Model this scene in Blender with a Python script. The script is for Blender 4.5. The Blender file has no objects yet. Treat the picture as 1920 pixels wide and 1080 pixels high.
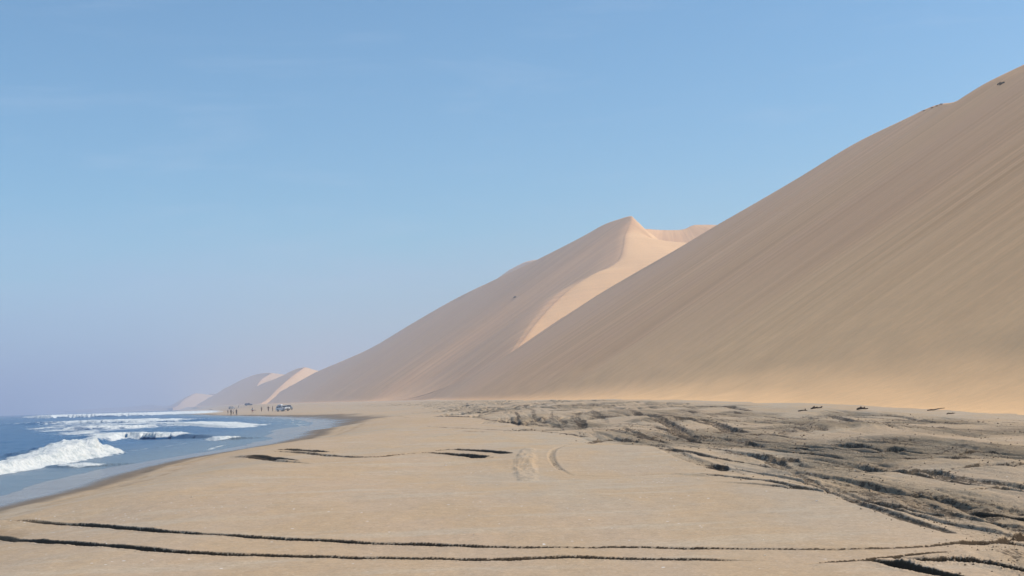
import bpy, bmesh, math, random
import numpy as np
from mathutils import Vector, Matrix

# ------------------------------------------------------------------ camera
S = bpy.context.scene
COL = S.collection
F_PX, CAM_Z = 2500.0, 1.7          # focal length in photo pixels, eye height
ROLL, PITCH = math.radians(1.8), math.atan(208.0 / F_PX)
_r = Vector((math.cos(ROLL), 0, -math.sin(ROLL)))
_f0 = Vector((0, 1, 0)); _u0 = Vector((math.sin(ROLL), 0, math.cos(ROLL)))
_f = (_f0 * math.cos(PITCH) + _u0 * math.sin(PITCH)).normalized()
_u = (_u0 * math.cos(PITCH) - _f0 * math.sin(PITCH)).normalized()
cam_d = bpy.data.cameras.new('camera'); cam = bpy.data.objects.new('camera', cam_d); COL.objects.link(cam)
cam_d.sensor_width = 36.0; cam_d.lens = F_PX / 1920 * 36
cam_d.clip_start = 0.1; cam_d.clip_end = 30000
M = Matrix(((_r.x, _u.x, -_f.x, 0), (_r.y, _u.y, -_f.y, 0), (_r.z, _u.z, -_f.z, CAM_Z), (0, 0, 0, 1)))
cam.matrix_world = M
S.camera = cam

# ------------------------------------------------------------------ light
SUN_EL, SUN_AZ = math.radians(46.5), math.radians(84)     # azimuth clockwise from +Y
sd = bpy.data.lights.new('sun', 'SUN'); so = bpy.data.objects.new('sun', sd); COL.objects.link(so)
sd.energy = 4.2; sd.angle = math.radians(0.5); sd.color = (1.0, 0.92, 0.79)
sv = Vector((math.cos(SUN_EL) * math.sin(SUN_AZ), math.cos(SUN_EL) * math.cos(SUN_AZ), math.sin(SUN_EL)))
so.rotation_euler = sv.to_track_quat('Z', 'Y').to_euler()
so.location = sv * 500

W = bpy.data.worlds.new("World"); S.world = W; W.use_nodes = True
wn = W.node_tree.nodes; wl = W.node_tree.links; wn.clear()
wo = wn.new('ShaderNodeOutputWorld'); bg = wn.new('ShaderNodeBackground')
sky = wn.new('ShaderNodeTexSky'); sky.sky_type = 'NISHITA'; sky.sun_disc = False
sky.sun_elevation = SUN_EL; sky.sun_rotation = SUN_AZ
sky.altitude = 0; sky.air_density = 1.0; sky.dust_density = 0.6; sky.ozone_density = 2.0
bg.inputs['Strength'].default_value = 0.102
# marine layer low over the sea and a few thin wisps, as part of the sky itself
tc = wn.new('ShaderNodeTexCoord'); sep = wn.new('ShaderNodeSeparateXYZ')
wl.new(tc.outputs['Generated'], sep.inputs[0])
def wmath(op, a, b=None, c=None, clamp=False):
    n = wn.new('ShaderNodeMath'); n.operation = op; n.use_clamp = clamp
    for i, v in enumerate((a, b, c)):
        if v is None: continue
        if isinstance(v, (int, float)): n.inputs[i].default_value = v
        else: wl.new(v, n.inputs[i])
    return n.outputs[0]
mp = wn.new('ShaderNodeMapping'); mp.inputs['Scale'].default_value = (3.0, 3.0, 16.0)
wl.new(tc.outputs['Generated'], mp.inputs[0])
ns = wn.new('ShaderNodeTexNoise'); ns.inputs['Scale'].default_value = 1.6; ns.inputs['Detail'].default_value = 6; ns.inputs['Roughness'].default_value = 0.55
wl.new(mp.outputs[0], ns.inputs['Vector'])
# bank top about 6 degrees up, wavering with the noise
zz = wmath('ADD', sep.outputs['Z'], wmath('MULTIPLY', wmath('SUBTRACT', ns.outputs['Fac'], 0.5), 0.10))
mr = wn.new('ShaderNodeMapRange'); mr.interpolation_type = 'SMOOTHSTEP'
mr.inputs['From Min'].default_value = 0.16; mr.inputs['From Max'].default_value = 0.03
mr.inputs['To Min'].default_value = 0.0; mr.inputs['To Max'].default_value = 0.62
wl.new(zz, mr.inputs['Value'])
mixb = wn.new('ShaderNodeMix'); mixb.data_type = 'RGBA'
wl.new(mr.outputs[0], mixb.inputs[0])
wl.new(sky.outputs[0], mixb.inputs[6]); mixb.inputs[7].default_value = (4.7, 4.3, 5.7, 1)
mp2 = wn.new('ShaderNodeMapping'); mp2.inputs['Scale'].default_value = (2.2, 2.2, 13.0); mp2.inputs['Location'].default_value = (.7, .3, .4)
wl.new(tc.outputs['Generated'], mp2.inputs[0])
ns2 = wn.new('ShaderNodeTexNoise'); ns2.inputs['Scale'].default_value = 2.6; ns2.inputs['Detail'].default_value = 7; ns2.inputs['Roughness'].default_value = 0.6; ns2.inputs['Distortion'].default_value = .4
wl.new(mp2.outputs[0], ns2.inputs['Vector'])
mr2 = wn.new('ShaderNodeMapRange'); mr2.interpolation_type = 'SMOOTHSTEP'; mr2.inputs['From Min'].default_value = .50; mr2.inputs['From Max'].default_value = .74; mr2.inputs['To Max'].default_value = .13
wl.new(ns2.outputs['Fac'], mr2.inputs['Value'])
mixc = wn.new('ShaderNodeMix'); mixc.data_type = 'RGBA'; wl.new(mr2.outputs[0], mixc.inputs[0]); wl.new(mixb.outputs[2], mixc.inputs[6]); mixc.inputs[7].default_value = (6.5, 5.4, 6.2, 1)
tint = wn.new('ShaderNodeMix'); tint.data_type = 'RGBA'; tint.blend_type = 'MULTIPLY'; tint.inputs[0].default_value = 1.0
wl.new(mixc.outputs[2], tint.inputs[6]); tint.inputs[7].default_value = (0.86, 1.25, 1.36, 1)
wl.new(tint.outputs[2], bg.inputs['Color']); wl.new(bg.outputs[0], wo.inputs['Surface'])

S.view_settings.view_transform = 'Standard'; S.view_settings.look = 'None'
S.view_settings.exposure = 0.08; S.view_settings.gamma = 1.0
S.render.engine = 'CYCLES'
S.cycles.max_bounces = 6; S.cycles.volume_bounces = 1
S.cycles.use_denoising = True

# ------------------------------------------------------------------ photo rays
def ray(px, py):
    x = (px - 960) / F_PX; y = (540 - py) / F_PX
    return _f + _r * x + _u * y
def on_z(px, py, z=0.0):
    d = ray(px, py); t = (z - CAM_Z) / d.z
    return (d.x * t, d.y * t)
def at_d(px, py, D):
    d = ray(px, py); t = D / d.y
    return (d.x * t, D, CAM_Z + d.z * t)

# ------------------------------------------------------------------ noise
_rs = np.random.RandomState(7)
_perm = _rs.permutation(4096).astype(np.int32)
_ang = _rs.rand(4096) * 2 * np.pi
_gx, _gy = np.cos(_ang), np.sin(_ang)
def perlin(x, y, seed=0):
    xi = np.floor(x).astype(np.int64); yi = np.floor(y).astype(np.int64)
    xf = x - xi; yf = y - yi
    u = xf * xf * xf * (xf * (xf * 6 - 15) + 10); v = yf * yf * yf * (yf * (yf * 6 - 15) + 10)
    def g(i, j, dx, dy):
        h = _perm[(_perm[(i + seed * 17) & 4095] + j) & 4095]
        return _gx[h] * dx + _gy[h] * dy
    a = g(xi, yi, xf, yf); b = g(xi + 1, yi, xf - 1, yf)
    c = g(xi, yi + 1, xf, yf - 1); d = g(xi + 1, yi + 1, xf - 1, yf - 1)
    return 1.5 * ((a * (1 - u) + b * u) * (1 - v) + (c * (1 - u) + d * u) * v)
def fbm(x, y, seed=0, octv=4, gain=0.5):
    s = 0; a = 1; t = 0
    for i in range(octv):
        s = s + a * perlin(x * 2.03 ** i, y * 2.03 ** i, seed + i * 3); t += a; a *= gain
    return s / t
def ridge(x, y, seed=0, octv=3):
    s = 0; a = 1; t = 0
    for i in range(octv):
        s = s + a * (1 - np.abs(perlin(x * 2.1 ** i, y * 2.1 ** i, seed + i * 5)) * 1.6); t += a; a *= 0.5
    return s / t
def sm(x, a, b):
    t = np.clip((x - a) / (b - a), 0, 1); return t * t * (3 - 2 * t)
def seg_dist(x, y, P):
    """distance to polyline P, arc parameter, signed side (+ = right of travel)"""
    best = np.full(x.shape, 1e18); arc = np.zeros(x.shape); side = np.zeros(x.shape); acc = 0
    for (ax, ay), (bx, by) in zip(P[:-1], P[1:]):
        dx, dy = bx - ax, by - ay; L2 = dx * dx + dy * dy; L = math.sqrt(L2)
        t = np.clip(((x - ax) * dx + (y - ay) * dy) / L2, 0, 1)
        qx = x - (ax + dx * t); qy = y - (ay + dy * t)
        d2 = qx * qx + qy * qy; m = d2 < best
        best = np.where(m, d2, best); arc = np.where(m, acc + t * L, arc)
        side = np.where(m, np.sign(dy * qx - dx * qy), side); acc += L
    return np.sqrt(best), arc, side
def dense(P, n=12):
    """Catmull-Rom through P"""
    P = [np.array(p, float) for p in P]; Q = [2 * P[0] - P[1]] + P + [2 * P[-1] - P[-2]]; out = []
    for i in range(1, len(Q) - 2):
        for k in range(n):
            t = k / n
            out.append(0.5 * ((2 * Q[i]) + (-Q[i - 1] + Q[i + 1]) * t + (2 * Q[i - 1] - 5 * Q[i] + 4 * Q[i + 1] - Q[i + 2]) * t * t
                              + (-Q[i - 1] + 3 * Q[i] - 3 * Q[i + 1] + Q[i + 2]) * t ** 3))
    out.append(Q[-2]); return out

# ------------------------------------------------------------------ terrain
SEA = -0.6
SHORE = [(-10, -900), (-10.5, -60), (-12, 0), (-13, 20)] + [on_z(px, py, SEA) for px, py in
         ((-60, 962), (0, 947), (100, 921), (200, 893), (300, 871), (400, 851), (480, 835), (560, 815), (598, 800), (592, 791), (545, 785), (470, 781.3))] + \
        [(-100, 440), (-122, 520), (-160, 640), (-225, 958), (-320, 1300), (-480, 1900), (-900, 3500), (-1700, 5200), (-3000, 9500)]
SHORE_D = [tuple(p) for p in dense(SHORE, 4)]
FOOT = [(120, -900), (29, 0), (23, 60), (19.5, 95), (14, 148), (2, 265), (-9, 381), (-34, 520), (-70, 660), (-105, 760), (-150, 960), (-220, 1400), (-340, 1900), (-520, 2500), (-1000, 4200), (-2400, 9500)]
def shore_sd(x, y):
    d, a, s = seg_dist(x, y, SHORE_D); return d * s      # + inland
ZF_Y = [0, 60, 92, 148, 381, 600, 900, 1500, 2500, 4000, 9000]
ZF_Z = [0.0, 0.05, .55, 1.1, 1.62, 2.1, 3.3, 4.6, 6.5, 8, 14]

def PX(pts, z=0.0): return pts
def W2(pts, z=0.0): return [on_z(px, py, z) for px, py in pts]
# vehicle ruts read off the sand: (points, half width, depth, moist and shaded darkness, density of clods)
def off(P, d):
    out = []
    for i, p in enumerate(P):
        a = P[max(i - 1, 0)]; b = P[min(i + 1, len(P) - 1)]
        tx, ty = b[0] - a[0], b[1] - a[1]; L = math.hypot(tx, ty) + 1e-9
        out.append((p[0] + ty / L * d, p[1] - tx / L * d))
    return out
RUTS = [
 # the two long ruts across the foreground
 (PX([(-40, 972), (10, 974), (50, 976), (150, 984), (300, 996), (500, 1009), (650, 1017), (800, 1022.5), (950, 1026), (1100, 1027), (1200, 1026.5), (1350, 1028.5), (1500, 1030), (1650, 1028), (1760, 1022), (1850, 1014), (1990, 1000)]), .11, .11, .95,
     [0, .08, .3, .8, 1, 1, 1, .9, .65, .55, .7, .6, .4, .4, .5, .5, .5]),
 (PX([(-60, 1002), (-30, 1005), (0, 1008), (130, 1019), (300, 1032), (500, 1042), (700, 1047), (900, 1049), (1050, 1047), (1200, 1048.5), (1320, 1050), (1420, 1052)]), .12, .11, .95,
     [.45, .6, .75, .95, .95, .85, .8, .9, 1, .85, .5, .0]),
 (PX([(1510, 1056), (1580, 1051), (1650, 1045), (1720, 1038), (1790, 1032)]), .07, .06, .9, [.1, .8, .8, .7, .2]),
 # ruts in the middle distance
 (PX([(400, 862), (440, 856), (480, 858.5), (530, 865), (590, 870)]), .22, .08, .30, [.1, .7, .8, .8, 0]),
 (PX([(455, 854), (480, 854.5), (520, 859.5), (560, 863)]), .18, .10, 1.0, [0, .9, 1, .1]),
 (PX([(500, 845), (530, 842.5), (580, 845), (610, 847.5), (635, 846)]), .24, .14, .9, [.2, .8, 1, 1, .1]),
 (PX([(520, 846), (580, 850), (650, 856), (700, 857), (750, 852), (800, 848.5)]), .26, .10, .60, [.3, .7, .8, .8, .8, .4]),
 (PX([(770, 850), (820, 849.5), (870, 853), (905, 858), (915, 857)]), .27, .16, 1.0, [.3, .8, 1, 1, .1]),
 (PX([(810, 845.5), (850, 843), (900, 845), (950, 850)]), .24, .14, 1.0, [.3, .9, 1, .6]),
 (PX([(770, 785.5), (800, 786), (840, 785), (890, 782.5)], .3), .4, .14, .8, [.1, 1, 1, .2]),
 # curved ruts entering from the right
 (PX([(1980, 1000), (1900, 984), (1820, 966), (1740, 938), (1700, 918)], .1), .14, .07, .4, [.8, .9, .7, .5, .1]),
 (PX([(1980, 980), (1900, 966), (1830, 948), (1780, 934)], .1), .11, .09, .8, [1, .9, .6, .1]),
 (PX([(1900, 1000), (1800, 980), (1700, 955), (1620, 930), (1540, 903)], .1), .13, .07, .45, [.6, .8, .8, .7, .3]),
 (PX([(1780, 995), (1690, 968), (1600, 935), (1530, 905), (1480, 880)], .1), .14, .07, .45, [.4, .8, .8, .7, .3]),
 (PX([(1690, 1045), (1740, 1049), (1800, 1049), (1880, 1055), (1990, 1072)]), .2, .24, 1.0, [.1, 1, 1, .8, .9]),
 (PX([(1610, 1048), (1660, 1052), (1700, 1063), (1740, 1072), (1790, 1082)]), .13, .16, 1.0, [.1, .8, 1, .8, .6]),
 (PX([(1870, 1015), (1900, 1004), (1940, 992), (2000, 980)]), .12, .12, .8, [.3, 1, 1, 1]),
 (PX([(1800, 1020), (1850, 1015), (1900, 1016), (1960, 1020)]), .15, .14, 1.0, [.3, 1, .8, .5]),
 # long ruts through the churned strip
 (PX([(1180, 768), (1215, 778), (1260, 797), (1285, 815), (1330, 822)], .5), 0.36, 0.15, 0.54, [.3, 1, 1, .9, .2]),
 (PX([(1300, 782), (1340, 793), (1370, 805), (1400, 811)], .5), 0.39, 0.17, 0.54, [.2, 1, 1, .3]),
 (PX([(1100, 768), (1125, 780), (1140, 795)], .5), 0.32, 0.12, 0.38, [.2, 1, .2]),
 (PX([(985, 783), (1010, 789), (1040, 792)], .4), 0.26, 0.12, 0.49, [.2, 1, .2]),
 (PX([(1040, 778), (1055, 790), (1062, 800)], .4), 0.26, 0.12, 0.44, [.2, 1, .2]),
 (PX([(1190, 828), (1240, 820), (1320, 818), (1400, 828), (1440, 842)], .3), 0.26, 0.10, 0.54, [.2, .9, .8, .9, .1]),
 (PX([(1340, 848), (1400, 851), (1450, 862), (1475, 878)], .3), 0.30, 0.12, 0.49, [.2, .9, 1, .2]),
 (PX([(1500, 832), (1560, 828), (1620, 833), (1700, 850)], .3), 0.26, 0.12, 0.54, [.2, 1, .8, .2]),
 (PX([(1665, 834), (1700, 842), (1735, 848)], .3), 0.26, 0.20, 0.54, [.6, 1, .4]),
 (PX([(1560, 770), (1600, 775), (1670, 778), (1740, 790), (1800, 792)], .6), 0.32, 0.12, 0.49, [.3, 1, .9, 1, .3]),
 (PX([(1520, 777), (1570, 782), (1640, 797), (1690, 806)], .6), 0.32, 0.13, 0.49, [.3, 1, .9, .2]),
 (PX([(1290, 762), (1340, 760), (1385, 766), (1412, 772)], .9), 0.39, 0.14, 0.54, [.2, 1, 1, .2]),
 (PX([(1850, 830), (1900, 836), (1980, 842)], .3), 0.30, 0.14, 0.54, [.2, 1, 1]),
 (PX([(1780, 878), (1840, 872), (1900, 870), (1980, 872)], .2), 0.26, 0.13, 0.54, [.2, 1, 1, .8]),
 (PX([(1600, 870), (1660, 882), (1740, 882), (1780, 895)], .2), 0.26, 0.12, 0.49, [.3, 1, .9, .2]),
 (PX([(1820, 914), (1870, 912), (1930, 920), (1990, 928)], .2), 0.19, 0.11, 0.54, [.2, 1, .9, .8]),
 (PX([(1440, 838), (1480, 838), (1540, 846)], .3), 0.23, 0.12, 0.54, [.3, 1, .2]),
 (PX([(1450, 855), (1475, 858), (1495, 866)], .3), 0.23, 0.14, 0.54, [.3, 1, .2]),
 (PX([(1380, 812), (1440, 815), (1520, 822)], .4), 0.26, 0.10, 0.49, [.3, 1, .2]),
 (PX([(1780, 850), (1830, 845), (1890, 852)], .3), 0.23, 0.14, 0.54, [.3, 1, .2]),
 # faint scuffs and low ridges of pushed-up sand in the middle
 (PX([(1120, 822), (1078, 829), (1052, 838), (1036, 846), (1034, 858), (1042, 872), (1062, 886), (1075, 892)]), .10, .03, .22, [.3, .5, .6, 1, 1, .9, .5, .1]),
 (PX([(992, 842), (986, 860), (984, 880), (990, 902)]), .30, -.05, .18, [.5, 1, 1, .6]),
 (PX([(1106, 832), (1128, 826), (1160, 824), (1190, 830)]), .3, .06, .6, [.3, 1, .9, .4]),
 (PX([(1215, 834), (1270, 850), (1330, 872), (1390, 890)]), .25, .06, .3, [.5, .9, .8, .2]),
 (PX([(1060, 890), (1150, 893), (1260, 888), (1330, 893), (1400, 890)]), .2, .03, .15, [.2, .8, .8, .7, .1]),
 (PX([(935, 787), (960, 790), (985, 798)]), .4, .12, .8, [.2, 1, .2]),
 (PX([(1320, 868), (1345, 874), (1362, 880)]), .2, .1, .9, [.2, 1, .2]),
 (PX([(1075, 778), (1088, 790), (1096, 802)]), .35, .14, .6, [.2, 1, .3]),
 (PX([(1100, 800), (1200, 806), (1300, 806)]), .3, .08, .5, [.1, .6, .2]),
 (PX([(1480, 903), (1600, 915), (1720, 918), (1820, 922)]), .14, .05, .5, [.2, .9, .9, .2]),
]
CHURN_X = ([8, 10.8, 11.8, 13.2, 14.5, 18, 21, 30, 41, 50, 62, 90, 125, 200, 300, 600], [3.0, 3.0, 4.2, 4.3, 4.8, 4.6, 4.5, 4.7, 4.6, 2.5, .8, -1.5, -5, -12, -22, -90])
# soft humps and hollows: (px, py, sx, sy in metres, height, angle)
HUMPS = [(990, 862, 1.1, 6.5, .05, .05), (860, 862, 7, 5, .16, .2), (560, 853, 6, 5, .14, -.3), (1240, 795, 3.0, 12, .25, .1),
         (1300, 850, 3.5, 6, .13, 0), (760, 828, 9, 10, .3, .1), (830, 792, 12, 8, .45, .2), (300, 900, 6, 5, .08, .4), (800, 930, 6, 3, .06, .3), (1500, 900, 2, 8, .12, .1),
         (620, 790, 8, 22, .25, .3), (1700, 835, 1.6, 5, .3, 0), (1850, 878, 1.5, 4, .25, 0), (1600, 812, 2, 8, .3, 0)]
_rut_cache = []

def ground(x, y, detail=True):
    """returns z, churn, damp"""
    x = np.asarray(x, float); y = np.asarray(y, float)
    sd_ = shore_sd(x, y)
    fd, _, fs = seg_dist(x, y, FOOT)
    zf = np.interp(y, ZF_Y, ZF_Z)
    inside = np.where(fs > 0, 0.0, fd)
    edge = (0.25 + .003 * np.clip(y, 0, 250)) * perlin(x * .12, y * .12, 3) + 0.12 * perlin(x * .6, y * .6, 4)
    s2 = sd_ + edge
    s2 = s2 + .9
    t = np.clip(s2 / (s2 + inside + 1e-6), 0, 1); t = np.where(s2 < 0, 0, t)
    beachup = sm(s2, 0, 7.0 + 0.03 * np.clip(y, 0, 2000))
    z = np.where(s2 < 0, SEA + np.maximum(s2 * 0.06, -3.0), SEA * (1 - beachup) + 0.02 * np.exp(-((s2 - 6.4) / 1.2) ** 2))
    z = z + zf * sm(t, .22, .95 - .4 * sm(y, 450, 900))
    near = 1 / (1 + (np.hypot(x, y) / 1500) ** 2)
    land = sm(s2, 1, 8)
    z = z + land * near * (0.11 * perlin(x * .05, y * .035, 11) + 0.06 * perlin(x * .13, y * .08, 12) + .018 * ridge(x * .22 + .3 * perlin(x * .1, y * .1, 14), y * .30, 13, 2))
    churn = np.zeros_like(z); damp_shade = np.zeros_like(z)
    for px, py, sx, sy, h, an in HUMPS:
        cx, cy = on_z(px, py); dx, dy = x - cx, y - cy; ca, sa = math.cos(an), math.sin(an)
        u, v = dx * ca - dy * sa, dx * sa + dy * ca
        z = z + h * np.exp(-(u / sx) ** 2 - (v / sy) ** 2)
    if not detail: return z, churn, damp_shade
    # ---- churned strip at the foot of the dune
    m = (y > 4) & (y < 700) & (x > np.interp(y, *CHURN_X) - 3)
    X, Y = x[m], y[m]
    xb = np.interp(Y, *CHURN_X)
    e = X - xb + 0.9 * perlin(X * .35, Y * .16, 21) * np.clip(Y / 40, .3, 3)
    c = sm(e, -.3, 1.3) * (1 - sm(Y, 330, 620)) * np.clip(fd[m] / 1.5, 0, 1) * (fs[m] < 0)
    patch = sm(fbm(X * .20, Y * .07, 33, 2), -.30, .22)      # stretches that stay flat
    patch = np.maximum(patch, .16)
    wob = 1.6 * perlin(X * .10, Y * .035, 31) + .4 * perlin(X * .4, Y * .12, 32)
    cr = X - np.interp(Y, CHURN_X[0], CHURN_X[1]) * .35 + wob * 1.3 + 0.05 * Y
    sc = np.clip(.8 + Y / 110, .8, 2.2)
    n1 = ridge(cr * .40, Y * .030, 41, 2) - .6
    n2 = np.abs(perlin(cr * 1.15, Y * .055, 43)); n2b = np.abs(perlin(cr * 2.6, Y * .16, 44))
    lod = 1 / (1 + (Y / 55) ** 2.5); lod2 = 1 / (1 + (Y / 30) ** 2.5)
    n3 = (lod * fbm(cr * 4.2, Y * .6, 45, 3, .6) + (1 - lod) * fbm(cr * 1.6, Y * .10, 45, 2, .5)); n4 = lod2 * fbm(X * 6.5, Y * 4.0, 46, 3, .6)
    rutn = 1 - sm(n2, 0, .30); rutn2 = (1 - sm(n2b, 0, .35)) * (lod + .15)
    hz = (.15 * n1 - .09 * rutn - .04 * rutn2 + .05 * n3 + .030 * n4) * sc
    dryrut = .02 * lod2 * np.sin(cr * 8 + 2 * perlin(cr, Y * .2, 47)) + .02 * n3
    z[m] += c * (patch * hz + (1 - patch) * dryrut)
    churn[m] = c * (.30 + .70 * patch)
    # moist turned-up sand; the shade between ridges is put into its colour
    damp_shade[m] = c * np.clip((.35 + .65 * patch) * (-.02 + .26 * rutn + .15 * rutn2 + .34 * n3 + .24 * sm(fbm(X * .5, Y * .09, 55, 3), -.05, .35)), 0, .44)
    # ---- ruts
    zr = np.zeros_like(z)
    for P, hw, dp, dm, am in _rut_cache:
        xs = [p[0] for p in P]; ys = [p[1] for p in P]; mg = hw * 4 + .5
        m = (x > min(xs) - mg) & (x < max(xs) + mg) & (y > min(ys) - mg) & (y < max(ys) + mg)
        if not m.any(): continue
        X, Y = x[m], y[m]
        d, arc, side = seg_dist(X, Y, [tuple(p) for p in P])
        # amplitude along the rut
        tot = sum(math.hypot(b[0] - a[0], b[1] - a[1]) for a, b in zip(P[:-1], P[1:]))
        cum = [0]
        for a, b in zip(P[:-1], P[1:]): cum.append(cum[-1] + math.hypot(b[0] - a[0], b[1] - a[1]))
        A = np.interp(arc, [cum[i * 3] for i in range(len(am))], am)
        far = np.clip(np.hypot(X, Y) / 40, .6, 3)
        w = hw * (.35 + .65 * A) * (1 + .12 * perlin(X * .9, Y * .9, 51) + .06 * perlin(X * 2.3 / far, Y * 2.3 / far, 52) + .07 * perlin(X * 23 / far, Y * 23 / far, 54) + .05 * perlin(X * 9 / far, Y * 9 / far, 56))
        soft = np.maximum(.42 * w, .9 * Y * Y / 4000 * .22)
        if dp < 0: A = A * np.clip(.5 + 1.6 * fbm(X * 1.6, Y * .5, 58, 4, .7), 0, 1.6)
        prof = (1 - sm(d, w - soft, w + soft * .25)) * np.clip(w / soft, 0, 1)
        lip = np.exp(-((d - w * 1.35) / (w * .35)) ** 2)
        rough = .5 * perlin(X * 7 / far, Y * 7 / far, 53) + .8 * perlin(X * 26 / far, Y * 26 / far, 57)
        rough = rough / (1 + (Y / 60) ** 2)
        zr[m] += A * dp * (-prof * (1 + .03 * rough) + lip * (.09 + .07 * rough) * np.sign(dp))
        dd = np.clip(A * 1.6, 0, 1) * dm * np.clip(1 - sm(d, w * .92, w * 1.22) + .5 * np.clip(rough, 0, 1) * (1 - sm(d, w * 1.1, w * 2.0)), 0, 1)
        damp_shade[m] = np.maximum(damp_shade[m], np.clip(dd, 0, 1) * (1 if dp > 0 else .5))
        churn[m] = np.maximum(churn[m], A * prof * (.6 if dp > 0 else .15))
    lim = .12 + .0022 * np.clip(y, 0, 120); z += np.where(zr < 0, -lim * np.tanh(-zr / lim), zr)
    # wind ripples and footprints-sized dimples, only where they can be resolved
    m = (np.hypot(x, y) < 90) & (s2 > 2)
    X, Y = x[m], y[m]
    z[m] += .006 * perlin(X * 3.1, Y * 2.2, 61) + .012 * perlin(X * .9, Y * .7, 62)
    # erosion notches on the berm beside the swash
    m = (s2 > .8) & (s2 < 5) & (y < 260)
    X, Y = x[m], y[m]
    nb = np.exp(-((s2[m] - 3.0 - .5 * perlin(X * .2, Y * .1, 63)) / 0.3) ** 2)
    z[m] -= nb * .06 * sm(perlin(X * .5, Y * .3, 64), -.2, .5)
    churn[m] = np.maximum(churn[m], nb * .5 * sm(perlin(X * .5, Y * .3, 64), -.2, .5))
    return z, churn, damp_shade
def lay(px, py):
    z = 0.0
    for _ in range(8):
        x, y = on_z(px, py, z); z = .5 * z + .5 * float(ground(np.array([x]), np.array([y]), False)[0][0])
    return (x, y)
_rt = random.Random(11); _extra = []
for _k in range(46):
    y0 = math.exp(_rt.uniform(math.log(15), math.log(150))); xb_ = np.interp(y0, *CHURN_X); xf_ = np.interp(y0, [q[1] for q in FOOT], [q[0] for q in FOOT])
    x0 = xb_ + (xf_ - xb_) * _rt.uniform(.03, .9) if y0 > 26 else xb_ + _rt.uniform(.2, 7)
    Lr = _rt.uniform(.25, .7) * y0; sl = _rt.uniform(-.10, .16); cv = _rt.uniform(-.004, .004) * 40 / y0
    P_ = [(x0 - (sl + .09) * q - cv * q * q, y0 + q) for q in np.linspace(0, Lr, 7)]
    for dd_ in ((0, 1.5) if _rt.random() < .45 else (0,)):
        _extra.append(([(a + dd_, b) for a, b in P_], _rt.uniform(.08, .15) * (1 + y0 / 120), _rt.uniform(.05, .10), _rt.uniform(.32, .6), [.1, .7, 1, .8, 1, .6, .1]))
_rut_cache = [(dense([lay(*p) for p in P], 3), hw, dp, damp_shade, am) for P, hw, dp, damp_shade, am in RUTS] + [(dense(P, 3), hw, dp, damp_shade, am) for P, hw, dp, damp_shade, am in _extra]
def gz(x, y): return float(ground(np.array([float(x)]), np.array([float(y)]))[0][0])

# ------------------------------------------------------------------ mesh helpers
def grid_obj(name, X, Y, Z, mat, attrs=None, uv=None, kind='structure', wrap=False):
    n, m = X.shape
    me = bpy.data.meshes.new(name); me.vertices.add(n * m)
    co = np.empty((n * m, 3), np.float32); co[:, 0] = X.ravel(); co[:, 1] = Y.ravel(); co[:, 2] = Z.ravel()
    me.vertices.foreach_set('co', co.ravel())
    idx = np.arange(n * m, dtype=np.int32).reshape(n, m)
    if wrap: idx = np.concatenate([idx, idx[:, :1]], 1)
    a = idx[:-1, :-1].ravel(); b = idx[:-1, 1:].ravel(); c = idx[1:, 1:].ravel(); d = idx[1:, :-1].ravel()
    f = np.stack([a, b, c, d], 1); nf = len(f)
    me.loops.add(nf * 4); me.loops.foreach_set('vertex_index', f.ravel())
    me.polygons.add(nf); me.polygons.foreach_set('loop_start', np.arange(0, nf * 4, 4, dtype=np.int32))
    me.polygons.foreach_set('loop_total', np.full(nf, 4, np.int32))
    me.polygons.foreach_set('use_smooth', np.ones(nf, bool))
    me.update(calc_edges=True)
    for k, v in (attrs or {}).items():
        at = me.attributes.new(k, 'FLOAT', 'POINT'); at.data.foreach_set('value', np.ascontiguousarray(v, np.float32).ravel())
    if uv is not None:
        for k, (U, V) in uv.items():
            at = me.attributes.new(k, 'FLOAT_VECTOR', 'POINT')
            q = np.zeros((n * m, 3), np.float32); q[:, 0] = U.ravel(); q[:, 1] = V.ravel(); at.data.foreach_set('vector', q.ravel())
    me.materials.append(mat)
    o = bpy.data.objects.new(name, me); COL.objects.link(o)
    if kind: o['kind'] = kind
    return o

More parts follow.
